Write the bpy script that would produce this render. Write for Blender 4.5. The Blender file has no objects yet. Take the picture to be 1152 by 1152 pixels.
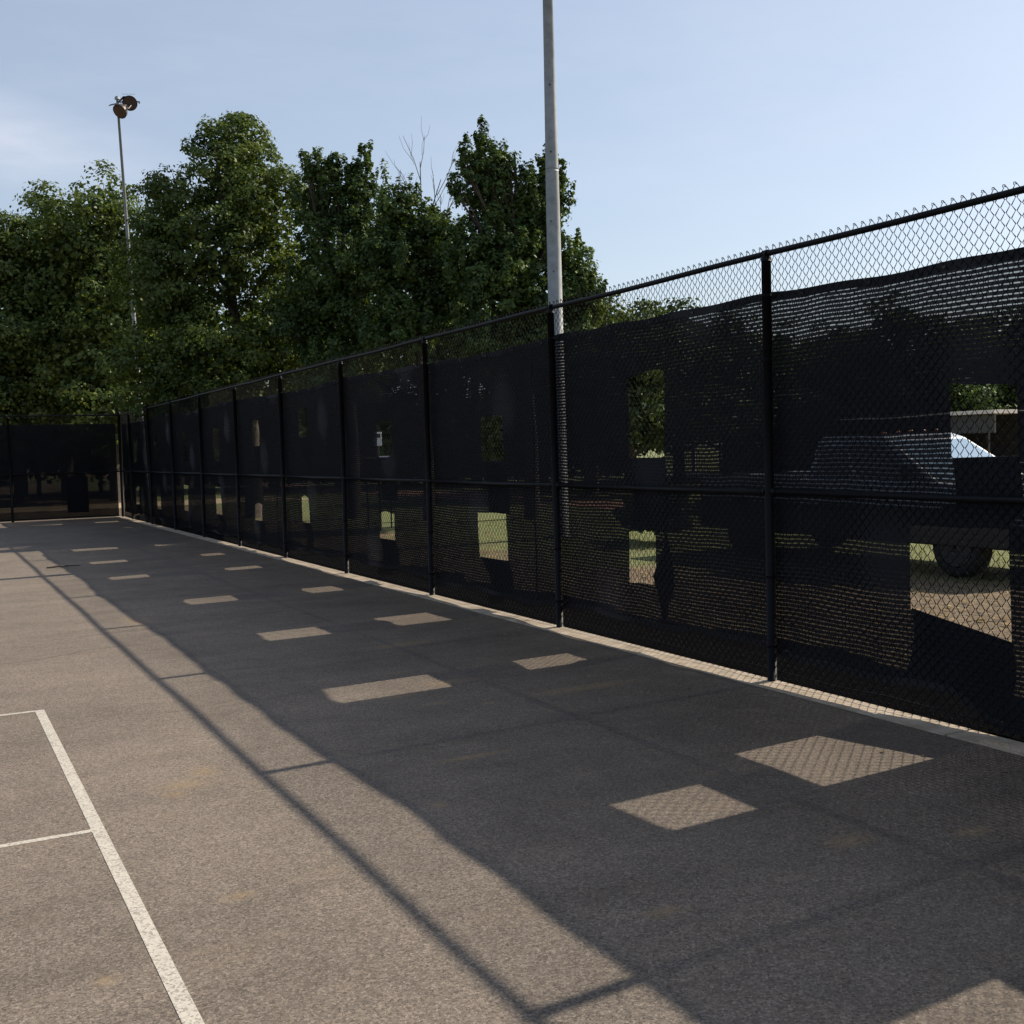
import bpy, math, random
import numpy as np
from mathutils import Vector, Matrix
R = math.radians
sc = bpy.context.scene
col = sc.collection
random.seed(7)

# ------------------------------------------------------------------ camera
CAM = np.array([-5.361, -6.291, 1.726]); YAW, PITCH, ROLL, FPX = 0.48128, -0.05592, -0.02743, 1272.16
F = np.array([math.sin(YAW)*math.cos(PITCH), math.cos(YAW)*math.cos(PITCH), math.sin(PITCH)])
r0 = np.array([math.cos(YAW), -math.sin(YAW), 0]); u0 = np.cross(r0, F)
RT = r0*math.cos(ROLL) + u0*math.sin(ROLL); UP = -r0*math.sin(ROLL) + u0*math.cos(ROLL)
def atz(x, y, z):      # world point seen at photo pixel x,y at depth z
    return CAM + z*(F + RT*(x-576)/FPX - UP*(y-576)/FPX)
def atY(x, y, Y):
    d = F + RT*(x-576)/FPX - UP*(y-576)/FPX
    return CAM + d*(Y-CAM[1])/d[1]
cd = bpy.data.cameras.new('camera'); cam = bpy.data.objects.new('camera', cd); col.objects.link(cam)
cd.sensor_width = 36; cd.lens = FPX/1152*36; cd.clip_end = 5000; cd.clip_start = 0.05
m = Matrix.Identity(4)
for i in range(3):
    m[i][0] = RT[i]; m[i][1] = UP[i]; m[i][2] = -F[i]; m[i][3] = CAM[i]
cam.matrix_world = m
sc.camera = cam

# ------------------------------------------------------------------ helpers
def tag(o, label=None, cat=None, group=None, kind=None):
    if label: o['label'] = label
    if cat: o['category'] = cat
    if group: o['group'] = group
    if kind: o['kind'] = kind
    return o
def empty(name, loc=(0, 0, 0), rz=0):
    o = bpy.data.objects.new(name, None); col.objects.link(o)
    o.location = loc; o.rotation_euler = (0, 0, rz); o.empty_display_size = .2
    return o
def copy_tree(o, parent=None):
    c = o.copy(); col.objects.link(c); c.parent = parent
    for ch in list(o.children): copy_tree(ch, c)
    return c
class MB:
    def __init__(s): s.v = []; s.f = []
    def add(s, vs, fs):
        n = len(s.v); s.v += [tuple(map(float, p)) for p in vs]; s.f += [tuple(i+n for i in f) for f in fs]
    def box(s, a, b):
        x0, y0, z0 = a; x1, y1, z1 = b
        s.add([(x0,y0,z0),(x1,y0,z0),(x1,y1,z0),(x0,y1,z0),(x0,y0,z1),(x1,y0,z1),(x1,y1,z1),(x0,y1,z1)],
              [(0,3,2,1),(4,5,6,7),(0,1,5,4),(1,2,6,5),(2,3,7,6),(3,0,4,7)])
    def tube(s, pts, rad, n=8, cap=True):
        pts = [np.array(p, float) for p in pts]
        if not hasattr(rad, '__len__'): rad = [rad]*len(pts)
        rings = []
        ref = None
        for i, p in enumerate(pts):
            t = pts[min(i+1, len(pts)-1)] - pts[max(i-1, 0)]; t = t/np.linalg.norm(t)
            if ref is None or abs(ref@t) > .95: ref = np.array([1., 0, 0]) if abs(t[0]) < .8 else np.array([0, 1., 0])
            a = np.cross(t, ref); a /= np.linalg.norm(a); b = np.cross(t, a)
            rings.append([p + rad[i]*(a*math.cos(2*math.pi*k/n) + b*math.sin(2*math.pi*k/n)) for k in range(n)])
        vs = [q for r in rings for q in r]; fs = []
        for i in range(len(pts)-1):
            for k in range(n):
                fs.append((i*n+k, i*n+(k+1) % n, (i+1)*n+(k+1) % n, (i+1)*n+k))
        if cap: fs.append(tuple(range(n))); fs.append(tuple((len(pts)-1)*n + k for k in reversed(range(n))))
        s.add(vs, fs)
    def lathe(s, prof, c, axis, n=20):
        axis = np.array(axis, float); axis /= np.linalg.norm(axis)
        ref = np.array([0, 0, 1.]) if abs(axis[2]) < .9 else np.array([1., 0, 0])
        a = np.cross(axis, ref); a /= np.linalg.norm(a); b = np.cross(axis, a); c = np.array(c, float)
        vs = []; fs = []
        for (h, r) in prof:
            for k in range(n):
                vs.append(c + axis*h + r*(a*math.cos(2*math.pi*k/n) + b*math.sin(2*math.pi*k/n)))
        for i in range(len(prof)-1):
            for k in range(n): fs.append((i*n+k, i*n+(k+1) % n, (i+1)*n+(k+1) % n, (i+1)*n+k))
        fs.append(tuple(range(n))); fs.append(tuple((len(prof)-1)*n+k for k in reversed(range(n))))
        s.add(vs, fs)
    def loft(s, secs):            # list of equal-length closed section polygons
        n = len(secs[0]); vs = [p for q in secs for p in q]; fs = []
        for i in range(len(secs)-1):
            for k in range(n): fs.append((i*n+k, i*n+(k+1) % n, (i+1)*n+(k+1) % n, (i+1)*n+k))
        fs.append(tuple(range(n))); fs.append(tuple((len(secs)-1)*n+k for k in reversed(range(n))))
        s.add(vs, fs)
    def build(s, name, mat, parent=None, smooth=False, bevel=0):
        me = bpy.data.meshes.new(name); me.from_pydata(s.v, [], s.f); me.update()
        if smooth: me.polygons.foreach_set('use_smooth', [True]*len(me.polygons))
        o = bpy.data.objects.new(name, me); col.objects.link(o); o.parent = parent
        if mat: me.materials.append(mat)
        if bevel:
            b = o.modifiers.new('bevel', 'BEVEL'); b.width = bevel; b.segments = 2; b.limit_method = 'ANGLE'
        return o
def quads(name, V, mat, parent=None):
    """V: (n,4,3) array -> one mesh of n loose quads"""
    n = len(V); me = bpy.data.meshes.new(name)
    me.vertices.add(n*4); me.vertices.foreach_set('co', np.asarray(V, np.float32).reshape(-1))
    me.loops.add(n*4); me.loops.foreach_set('vertex_index', np.arange(n*4, dtype=np.int32))
    me.polygons.add(n); me.polygons.foreach_set('loop_start', np.arange(0, n*4, 4, dtype=np.int32))
    me.polygons.foreach_set('loop_total', np.full(n, 4, np.int32))
    me.update(); me.validate()
    o = bpy.data.objects.new(name, me); col.objects.link(o); o.parent = parent; me.materials.append(mat)
    return o

# ------------------------------------------------------------------ materials
def newmat(name):
    m = bpy.data.materials.new(name); m.use_nodes = True; nt = m.node_tree
    return m, nt, nt.nodes, nt.links, nt.nodes['Principled BSDF']
class NT:
    """small node shorthand"""
    def __init__(s, nt): s.nt = nt; s.n = nt.nodes; s.l = nt.links
    def pos(s):
        g = s.n.new('ShaderNodeNewGeometry'); return g.outputs['Position']
    def math(s, op, a, b=None, c=None, clamp=False):
        n = s.n.new('ShaderNodeMath'); n.operation = op; n.use_clamp = clamp
        for i, v in enumerate((a, b, c)):
            if v is None: continue
            if hasattr(v, 'links'): s.l.new(v, n.inputs[i])
            else: n.inputs[i].default_value = v
        return n.outputs[0]
    def sep(s, v):
        n = s.n.new('ShaderNodeSeparateXYZ'); s.l.new(v, n.inputs[0]); return n.outputs
    def comb(s, x, y, z):
        n = s.n.new('ShaderNodeCombineXYZ')
        for i, v in enumerate((x, y, z)):
            if hasattr(v, 'links'): s.l.new(v, n.inputs[i])
            else: n.inputs[i].default_value = v
        return n.outputs[0]
    def noise(s, scale, detail=4, rough=.5, vec=None, out='Fac'):
        n = s.n.new('ShaderNodeTexNoise'); n.inputs['Scale'].default_value = scale
        n.inputs['Detail'].default_value = detail; n.inputs['Roughness'].default_value = rough
        s.l.new(vec if vec is not None else s.pos(), n.inputs['Vector']); return n.outputs[out]
    def voro(s, scale, vec=None, out='Color', feature='F1'):
        n = s.n.new('ShaderNodeTexVoronoi'); n.feature = feature; n.inputs['Scale'].default_value = scale
        s.l.new(vec if vec is not None else s.pos(), n.inputs['Vector']); return n.outputs[out]
    def ramp(s, fac, stops):
        n = s.n.new('ShaderNodeValToRGB'); s.l.new(fac, n.inputs[0]); e = n.color_ramp.elements
        while len(e) < len(stops): e.new(.5)
        for i, (p, c) in enumerate(stops):
            e[i].position = p; e[i].color = (c[0], c[1], c[2], 1) if hasattr(c, '__len__') else (c, c, c, 1)
        return n.outputs[0]
    def mix(s, fac, a, b, mode='MIX'):
        n = s.n.new('ShaderNodeMix'); n.data_type = 'RGBA'; n.blend_type = mode
        for sock, v in ((n.inputs[0], fac), (n.inputs[6], a), (n.inputs[7], b)):
            if hasattr(v, 'links'): s.l.new(v, sock)
            elif hasattr(v, '__len__'): sock.default_value = (v[0], v[1], v[2], 1)
            else: sock.default_value = v
        return n.outputs[2]
    def bump(s, h, strength, dist, bsdf):
        n = s.n.new('ShaderNodeBump'); n.inputs['Strength'].default_value = strength; n.inputs['Distance'].default_value = dist
        s.l.new(h, n.inputs['Height']); s.l.new(n.outputs[0], bsdf.inputs['Normal'])
def simple(name, c, rough=.6, metal=0, var=.15, vscale=8, bump=0, spec=None):
    m, nt, n, l, b = newmat(name); t = NT(nt)
    f = t.noise(vscale, 5, .6)
    lo = [v*(1-var) for v in c]; hi = [min(1, v*(1+var)) for v in c]
    l.new(t.ramp(f, [(.3, lo), (.7, hi)]), b.inputs['Base Color'])
    b.inputs['Roughness'].default_value = rough; b.inputs['Metallic'].default_value = metal
    if spec is not None: b.inputs['Specular IOR Level'].default_value = spec
    if bump: t.bump(t.noise(vscale*12, 3), bump, .01, b)
    return m
M = {}
M['black_vinyl'] = simple('black_vinyl', (.004, .0045, .006), .6, 0, .3, 20, spec=.06)
M['black_pipe'] = simple('black_pipe', (.0045, .005, .0065), .5, 0, .35, 9, spec=.1)
M['galv'] = simple('galvanised_steel', (.23, .25, .265), .6, .15, .22, 6, .15)
M['dark_metal'] = simple('dark_metal', (.035, .03, .032), .5, .3, .3, 12)
M['lens'] = simple('lamp_glass', (.07, .045, .04), .3, .2, .4, 14)
M['roof_white'] = simple('white_fascia', (.75, .72, .66), .6)
M['grey_panel'] = simple('grey_panel', (.07, .075, .075), .7)
M['dark_wall'] = simple('dark_wall', (.02, .021, .02), .8)
M['bark'] = simple('bark', (.07, .055, .042), .9, 0, .35, 14, .6)
M['twig'] = simple('dead_twig', (.16, .12, .09), .9, 0, .3, 14)
M['truck_paint'] = simple('silver_blue_paint', (.42, .47, .52), .28, .3, .04, 3)
M['chrome'] = simple('chrome', (.6, .6, .6), .15, 1, .05)
M['rim'] = simple('dull_rim', (.06, .06, .065), .5, .6, .1)
M['tyre'] = simple('tyre_rubber', (.015, .015, .015), .8)
M['black_plastic'] = simple('black_plastic', (.02, .02, .02), .5)
M['amber'] = simple('amber_lens', (.8, .25, .04), .2)
M['red_lens'] = simple('red_lens', (.5, .02, .02), .2)
M['white_box'] = simple('pale_box', (.6, .62, .64), .5)
M['seat'] = simple('dark_seat', (.03, .03, .035), .8)
M['gap_black'] = simple('gap_darkening_black', (.0035, .0035, .004), 1.0, 0, .3, 15, spec=0)  # near-black for the added apron that darkens the gap under the screen
def glass_mat():
    m, nt, n, l, b = newmat('car_glass')
    b.inputs['Base Color'].default_value = (.02, .025, .03, 1); b.inputs['Roughness'].default_value = .03
    b.inputs['Specular IOR Level'].default_value = 1.0; b.inputs['Coat Weight'].default_value = 1; b.inputs['Coat Roughness'].default_value = .03
    return m
M['glass'] = glass_mat()
def windshield_mat():
    m, nt, n, l, b = newmat('windshield_glass')
    b.inputs['Base Color'].default_value = (.27, .40, .50, 1); b.inputs['Metallic'].default_value = .85; b.inputs['Roughness'].default_value = .08
    return m
M['windshield'] = windshield_mat()

def asphalt():
    m, nt, n, l, b = newmat('worn_court_asphalt'); t = NT(nt)
    P = t.pos()
    v1 = t.sep(t.voro(112, P))[0]
    v2 = t.sep(t.voro(230, P))[1]
    fine = t.math('ADD', t.math('MULTIPLY', v1, .6), t.math('MULTIPLY', v2, .4))
    base = t.ramp(fine, [(.06, (.056, .047, .040)), (.34, (.116, .097, .081)), (.7, (.165, .140, .117)), (.95, (.265, .228, .192))])
    # broad stains and old water marks
    big = t.noise(.55, 6, .62, P)
    mid = t.noise(3.2, 5, .6, P)
    s = t.sep(P)
    streakv = t.comb(t.math('MULTIPLY', s[0], .5), t.math('MULTIPLY', s[1], 2.6), 0)
    streak = t.noise(1.1, 5, .6, streakv)
    k = t.math('ADD', t.math('ADD', t.math('MULTIPLY', big, .5), t.math('MULTIPLY', mid, .25)), t.math('MULTIPLY', streak, .35))
    k = t.ramp(k, [(.38, .70), (.55, 1.0), (.70, 1.2)])
    c = t.mix(1.0, base, k, 'MULTIPLY')
    # brownish dirt towards the fence foot, deepened to paint in the shade there
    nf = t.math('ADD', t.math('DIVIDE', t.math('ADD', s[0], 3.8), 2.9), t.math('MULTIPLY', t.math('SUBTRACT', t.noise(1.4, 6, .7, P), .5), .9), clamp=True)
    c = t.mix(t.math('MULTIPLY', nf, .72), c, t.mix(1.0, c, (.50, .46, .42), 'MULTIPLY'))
    # tan dust patches
    dust = t.ramp(t.noise(2.1, 8, .75, t.comb(s[0], t.math('MULTIPLY', s[1], 1.7), 3.3)), [(.56, 0), (.74, .42)])
    c = t.mix(dust, c, (.20, .155, .105))
    # a few small rust/leaf smudges
    tot = None
    for (x, y, rx, ry) in [(-4.33, -1.91, .075, .05), (-4.06, -.05, .10, .13), (-4.2, -.25, .16, .12), (-2.44, 1.1, .2, .05), (-4.28, -.4, .08, .07), (-1.9, -2.7, .14, .08), (-3.0, -2.9, .1, .05), (-3.4, 6.2, .15, .5), (-1.9, 1.35, .25, .10), (-2.3, .75, .12, .06), (-2.0, .55, .07, .05), (-1.2, .6, .5, .10), (-1.6, 3.1, .4, .12), (-3.2, -1.3, .06, .05), (-4.9, -2.4, .05, .05), (-2.7, -.6, .3, .05), (-1.35, -2.9, .12, .06)]:
        dx = t.math('DIVIDE', t.math('SUBTRACT', s[0], x), rx); dy = t.math('DIVIDE', t.math('SUBTRACT', s[1], y), ry)
        d = t.math('SQRT', t.math('ADD', t.math('MULTIPLY', dx, dx), t.math('MULTIPLY', dy, dy)))
        d = t.math('ADD', d, t.math('MULTIPLY', t.math('SUBTRACT', t.noise(26, 5, .75, P), .5), 3.4))
        a = t.math('SUBTRACT', 1.15, d, clamp=True)
        tot = a if tot is None else t.math('MAXIMUM', tot, a)
    c = t.mix(t.math('MULTIPLY', tot, .30), c, (.28, .19, .09))
    # thin old cracks running across the court
    w = t.noise(.9, 3, .5, P)
    yy = t.math('ADD', t.math('ADD', s[1], t.math('MULTIPLY', s[0], -.18)), t.math('MULTIPLY', w, .7))
    crk = None
    for y0, wd in ((6.55, .03), (5.55, .022), (7.6, .02), (10.4, .03), (2.6, .012)):
        a = t.math('SUBTRACT', 1, t.math('DIVIDE', t.math('ABSOLUTE', t.math('SUBTRACT', yy, y0)), wd), clamp=True)
        crk = a if crk is None else t.math('MAXIMUM', crk, a)
    crk = t.math('MULTIPLY', crk, t.ramp(t.noise(5, 4, .7, P), [(.42, 0), (.55, .62)]))
    c = t.mix(crk, c, (.04, .037, .036))
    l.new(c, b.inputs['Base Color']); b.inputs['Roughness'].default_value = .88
    b.inputs['Specular IOR Level'].default_value = .3
    t.bump(t.math('ADD', t.math('MULTIPLY', v1, .7), t.math('MULTIPLY', t.noise(260, 2, .5, P), .6)), .55, .006, b)
    return m
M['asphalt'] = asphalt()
def paint():
    m, nt, n, l, b = newmat('worn_white_line_paint'); t = NT(nt); P = t.pos()
    v = t.sep(t.voro(120, P))[0]
    f = t.ramp(t.math('ADD', t.math('MULTIPLY', v, .8), t.math('MULTIPLY', t.noise(9, 4, .6, P), .5)), [(.30, 1), (.52, 0)])
    c = t.mix(t.math('MULTIPLY', f, .55), t.mix(v, (.33, .31, .27), (.46, .435, .39)), (.13, .12, .105))
    l.new(c, b.inputs['Base Color']); b.inputs['Roughness'].default_value = .8
    t.bump(v, .5, .005, b)
    return m
M['paint'] = paint()
def concrete():
    m, nt, n, l, b = newmat('concrete_mow_strip'); t = NT(nt); P = t.pos()
    c = t.ramp(t.noise(5, 6, .65, P), [(.32, (.15, .12, .085)), (.5, (.28, .235, .18)), (.68, (.40, .35, .29))])
    c = t.mix(t.math('MULTIPLY', t.noise(1.1, 3, .5, P), .6), c, (.30, .24, .17))
    l.new(c, b.inputs['Base Color']); b.inputs['Roughness'].default_value = .9
    t.bump(t.noise(90, 4, .6, P), .4, .006, b); return m
M['concrete'] = concrete()
def earth():
    m, nt, n, l, b = newmat('dry_grass_and_litter'); t = NT(nt); P = t.pos(); s = t.sep(P)
    g = t.ramp(t.noise(7, 6, .7, P), [(.3, (.05, .068, .018)), (.55, (.115, .135, .036)), (.75, (.19, .19, .065))])
    d = t.ramp(t.noise(13, 6, .75, P), [(.34, (.03, .02, .012)), (.5, (.10, .07, .038)), (.68, (.21, .155, .09))])
    k = t.math('ADD', t.math('SUBTRACT', s[0], t.math('SUBTRACT', 5.6, t.math('MULTIPLY', t.math('MULTIPLY', t.math('SUBTRACT', s[1], 4.5), .33, clamp=True), 2.9))), t.math('MULTIPLY', t.math('SUBTRACT', t.noise(.8, 5, .6, P), .5), 4))
    k = t.math('MULTIPLY', k, .8, clamp=True)
    far = t.ramp(t.noise(.12, 4, .6, P), [(.5, 0), (.7, .3)])
    c = t.mix(k, d, t.mix(far, g, d))
    l.new(c, b.inputs['Base Color']); b.inputs['Roughness'].default_value = .95
    t.bump(t.noise(40, 5, .7, P), .8, .03, b); return m
M['earth'] = earth()
M['clay'] = simple('red_clay', (.30, .15, .10), .95, 0, .2, 3)
M['sand'] = simple('tan_infield', (.36, .28, .18), .95, 0, .18, .6)
def leafmat(name, c0, c1, c2, trans=.35):
    m = bpy.data.materials.new(name); m.use_nodes = True; nt = m.node_tree; t = NT(nt)
    nt.nodes.remove(nt.nodes['Principled BSDF']); out = nt.nodes['Material Output']
    g = nt.nodes.new('ShaderNodeNewGeometry')
    big = t.noise(1.1, 3, .6)
    f = t.math('ADD', t.math('MULTIPLY', g.outputs['Random Per Island'], .35), t.math('MULTIPLY', big, .8))
    c = t.ramp(f, [(.2, c0), (.55, c1), (.95, c2)])
    d = nt.nodes.new('ShaderNodeBsdfDiffuse'); nt.links.new(c, d.inputs[0])
    tr = nt.nodes.new('ShaderNodeBsdfTranslucent'); nt.links.new(t.mix(1, c, (1.3, 1.25, .5), 'MULTIPLY'), tr.inputs[0])
    gl = nt.nodes.new('ShaderNodeBsdfGlossy'); gl.inputs['Roughness'].default_value = .45; gl.inputs[0].default_value = (.5, .55, .5, 1)
    m1 = nt.nodes.new('ShaderNodeMixShader'); m1.inputs[0].default_value = trans
    nt.links.new(d.outputs[0], m1.inputs[1]); nt.links.new(tr.outputs[0], m1.inputs[2])
    m2 = nt.nodes.new('ShaderNodeMixShader'); m2.inputs[0].default_value = .03
    nt.links.new(m1.outputs[0], m2.inputs[1]); nt.links.new(gl.outputs[0], m2.inputs[2])
    nt.links.new(m2.outputs[0], out.inputs[0]); return m
M['leaf_mid'] = leafmat('broadleaf_foliage', (.030, .052, .020), (.066, .102, .030), (.19, .235, .055))
M['leaf_dark'] = leafmat('maple_foliage', (.028, .050, .022), (.052, .088, .030), (.13, .185, .048), .30)
M['leaf_far'] = leafmat('far_foliage', (.03, .05, .02), (.05, .08, .03), (.09, .12, .045), .3)
M['grass_blade'] = leafmat('grass_blades', (.05, .08, .02), (.12, .14, .04), (.3, .26, .12), .3)
M['litter'] = leafmat('leaf_litter', (.06, .038, .02), (.20, .14, .075), (.42, .33, .2), .15)

def screen_mat(name, axis, dens):
    """woven black windscreen: rows of short open slits between tapes, so it lets a little light through"""
    m = bpy.data.materials.new(name); m.use_nodes = True; nt = m.node_tree; t = NT(nt)
    b = nt.nodes['Principled BSDF']; out = nt.nodes['Material Output']
    P = t.pos(); s = t.sep(P); u = s[1] if axis == 'y' else s[0]
    wz = t.math('ADD', s[2], t.math('MULTIPLY', t.math('SUBTRACT', t.noise(1.2, 2, .5, P), .5), .06))
    row = t.math('DIVIDE', wz, .0285)
    fr = t.math('FRACT', row); fl = t.math('FLOOR', row)
    half = t.math('MULTIPLY', t.math('MODULO', fl, 2), .5)
    uu = t.math('ADD', t.math('DIVIDE', u, .064), half)
    fu = t.math('FRACT', uu); cu = t.math('FLOOR', uu)
    wn = nt.nodes.new('ShaderNodeTexWhiteNoise'); wn.noise_dimensions = '3D'
    nt.links.new(t.comb(fl, cu, 0), wn.inputs['Vector'])
    open_z = t.math('LESS_THAN', fr, t.math('ADD', .18, t.math('MULTIPLY', wn.outputs[0], .12)))
    open_u = t.math('LESS_THAN', fu, .86)
    patch = t.ramp(t.noise(2.2, 3, .6, P), [(.3, .55), (.7, 1.0)])
    a = t.math('MULTIPLY', t.math('MULTIPLY', open_z, open_u), t.math('MULTIPLY', patch, t.math('MULTIPLY', dens, t.math('MAXIMUM', .62, t.math('MINIMUM', 1.0, t.math('ADD', .62, t.math('MULTIPLY', t.math('SUBTRACT', s[2], 1.9), .7)))))))
    a = t.math('ADD', a, .008)
    tr = nt.nodes.new('ShaderNodeBsdfTransparent')
    mx = nt.nodes.new('ShaderNodeMixShader'); nt.links.new(a, mx.inputs[0])
    nt.links.new(b.outputs[0], mx.inputs[1]); nt.links.new(tr.outputs[0], mx.inputs[2])
    nt.links.new(mx.outputs[0], out.inputs[0])
    c = t.ramp(t.noise(3, 5, .6, P), [(.3, (.0035, .004, .0065)), (.7, (.0065, .007, .011))])
    nt.links.new(c, b.inputs['Base Color']); b.inputs['Roughness'].default_value = .8; b.inputs['Specular IOR Level'].default_value = .25
    return m
M['screen'] = screen_mat('black_woven_windscreen', 'y', .38)
M['screen_x'] = screen_mat('black_woven_windscreen_end', 'x', .36)
M['flap'] = screen_mat('black_woven_flap', 'y', .10)
M['hem'] = simple('windscreen_hem', (.010, .011, .014), .8, 0, .2, 8, spec=.25)

# ------------------------------------------------------------------ world and sun
SUNV = Vector((3.80, .27, 3.05)).normalized()
elev = math.asin(SUNV.z); az = math.atan2(SUNV.x, SUNV.y)
w = bpy.data.worlds.new('World'); sc.world = w; w.use_nodes = True; wt = w.node_tree; t = NT(wt)
bg = wt.nodes['Background']
sky = wt.nodes.new('ShaderNodeTexSky'); sky.sky_type = 'NISHITA'; sky.sun_disc = False
sky.sun_elevation = elev; sky.sun_rotation = az; sky.air_density = 1.0; sky.dust_density = 1.4; sky.ozone_density = 1.1; sky.altitude = 100
tc = wt.nodes.new('ShaderNodeTexCoord'); G = tc.outputs['Generated']
sp = t.sep(G)
stretch = t.comb(t.math('MULTIPLY', sp[0], 2.2), t.math('MULTIPLY', sp[1], 2.2), t.math('MULTIPLY', sp[2], 9))
cn = t.noise(1.6, 7, .6, stretch)
cm = t.ramp(cn, [(.48, 0), (.72, .55)])
# the cirrus streak low over the trees to the north-west
dirv = atz(70, 178, 1) - CAM; dirv /= np.linalg.norm(dirv)
azn = math.atan2(dirv[0], dirv[1]); el = math.asin(dirv[2])
aa = t.math('ARCTAN2', sp[0], sp[1]); ee = t.math('ARCSINE', sp[2])
da = t.math('DIVIDE', t.math('SUBTRACT', aa, azn-.08), .21)
de = t.math('DIVIDE', t.math('ADD', t.math('SUBTRACT', ee, el), t.math('MULTIPLY', t.math('SUBTRACT', aa, azn), .18)), .036)
d2 = t.math('SQRT', t.math('ADD', t.math('MULTIPLY', da, da), t.math('MULTIPLY', de, de)))
mask = t.math('SUBTRACT', 1.25, d2, clamp=True)
cf = t.math('MULTIPLY', mask, t.ramp(cn, [(.34, .08), (.66, .42)]))
cf = t.math('ADD', cf, t.math('MULTIPLY', cm, .18), clamp=True)
skyc = t.mix(cf, sky.outputs[0], (7.9, 7.7, 8.4))
skyc = t.mix(.40, skyc, (4.2, 4.6, 5.2))
wt.links.new(skyc, bg.inputs[0]); bg.inputs[1].default_value = .09
sd = bpy.data.lights.new('sun', 'SUN'); sd.energy = 4.7; sd.angle = R(.53); sd.color = (1, .87, .70)
so = bpy.data.objects.new('sun', sd); col.objects.link(so); so.location = (30, 0, 30)
so.rotation_euler = SUNV.to_track_quat('Z', 'Y').to_euler()
sc.view_settings.view_transform = 'Standard'; sc.view_settings.look = 'None'
sc.view_settings.exposure = .72; sc.view_settings.gamma = 1

# ------------------------------------------------------------------ setting
YE = 29.2                         # far end of the court
def sheet(name, x0, y0, x1, y1, z, mat, label=None, kind='structure', parent=None):
    b = MB(); b.add([(x0,y0,z),(x1,y0,z),(x1,y1,z),(x0,y1,z)], [(0,1,2,3)])
    return tag(b.build(name, mat, parent), label, None, None, kind)
sheet('ground', -1500, -1500, 1500, 1500, -.02, M['earth'], 'dry grass and leaf litter ground around the court')
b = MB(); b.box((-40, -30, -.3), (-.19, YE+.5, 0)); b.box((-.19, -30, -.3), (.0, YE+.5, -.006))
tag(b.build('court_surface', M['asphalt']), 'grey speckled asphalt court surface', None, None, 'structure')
b = MB()
y = -20.0; rr = random.Random(3)
while y < YE:                      # poured in lengths with joints
    L = 3.048*2
    b.box((-.182+rr.uniform(-.010, .012), y+.004, -.2), (.035, min(y+L, YE+.4)-.004, .006+rr.uniform(0, .004))); y += L
tag(b.build('concrete_strip', M['concrete'], None, False, .004), 'pale concrete strip under the fence', None, None, 'structure')
# low rumpled black apron, added to keep the gap under the screen dark
b = MB(); ny, nx = 240, 6
vs = []
for i in range(ny+1):
    yy = -12 + (YE+12)*i/ny
    for k in range(nx+1):
        xx = .04 + (1.0+.12*math.sin(yy*1.7)+.06*math.sin(yy*5.1))*k/nx
        zz = .008 + .022*abs(math.sin(yy*2.3+k))*(k/nx) + .01*math.sin(yy*9+k*2)**2
        vs.append((xx, yy, zz))
b.add(vs, [(i*(nx+1)+k, i*(nx+1)+k+1, (i+1)*(nx+1)+k+1, (i+1)*(nx+1)+k) for i in range(ny) for k in range(nx)])
tag(b.build('gap_dark_apron', M['gap_black'], None, True), 'black sheet added outside the fence to keep the gap under the screen dark', None, None, 'structure')
# painted lines
b = MB()
def qd(p): b.add([(x, y, .0018) for x, y in p], [(0, 1, 2, 3)])
qd([(-4.735, -30), (-4.675, -30), (-4.675, 2.15), (-4.735, 2.15)])
qd([(-14, 2.105), (-4.735, 2.105), (-4.735, 2.15), (-14, 2.15)])
qd([(-14, -.79), (-4.735, -.79), (-4.735, -.745), (-14, -.745)])
tag(b.build('court_lines', M['paint']), 'white painted court lines on the asphalt', None, None, 'structure')
sheet('clay_path', 11.5, -60, 14.2, 200, -.012, M['clay'], 'reddish path beyond the fence')
sheet('infield', 30, -60, 62, 48, -.008, M['sand'], 'tan bare field beyond the fence')
sheet('field_track', -60, 36, 8, 41, -.010, M['sand'], 'pale dirt track beyond the far fence')

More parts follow.
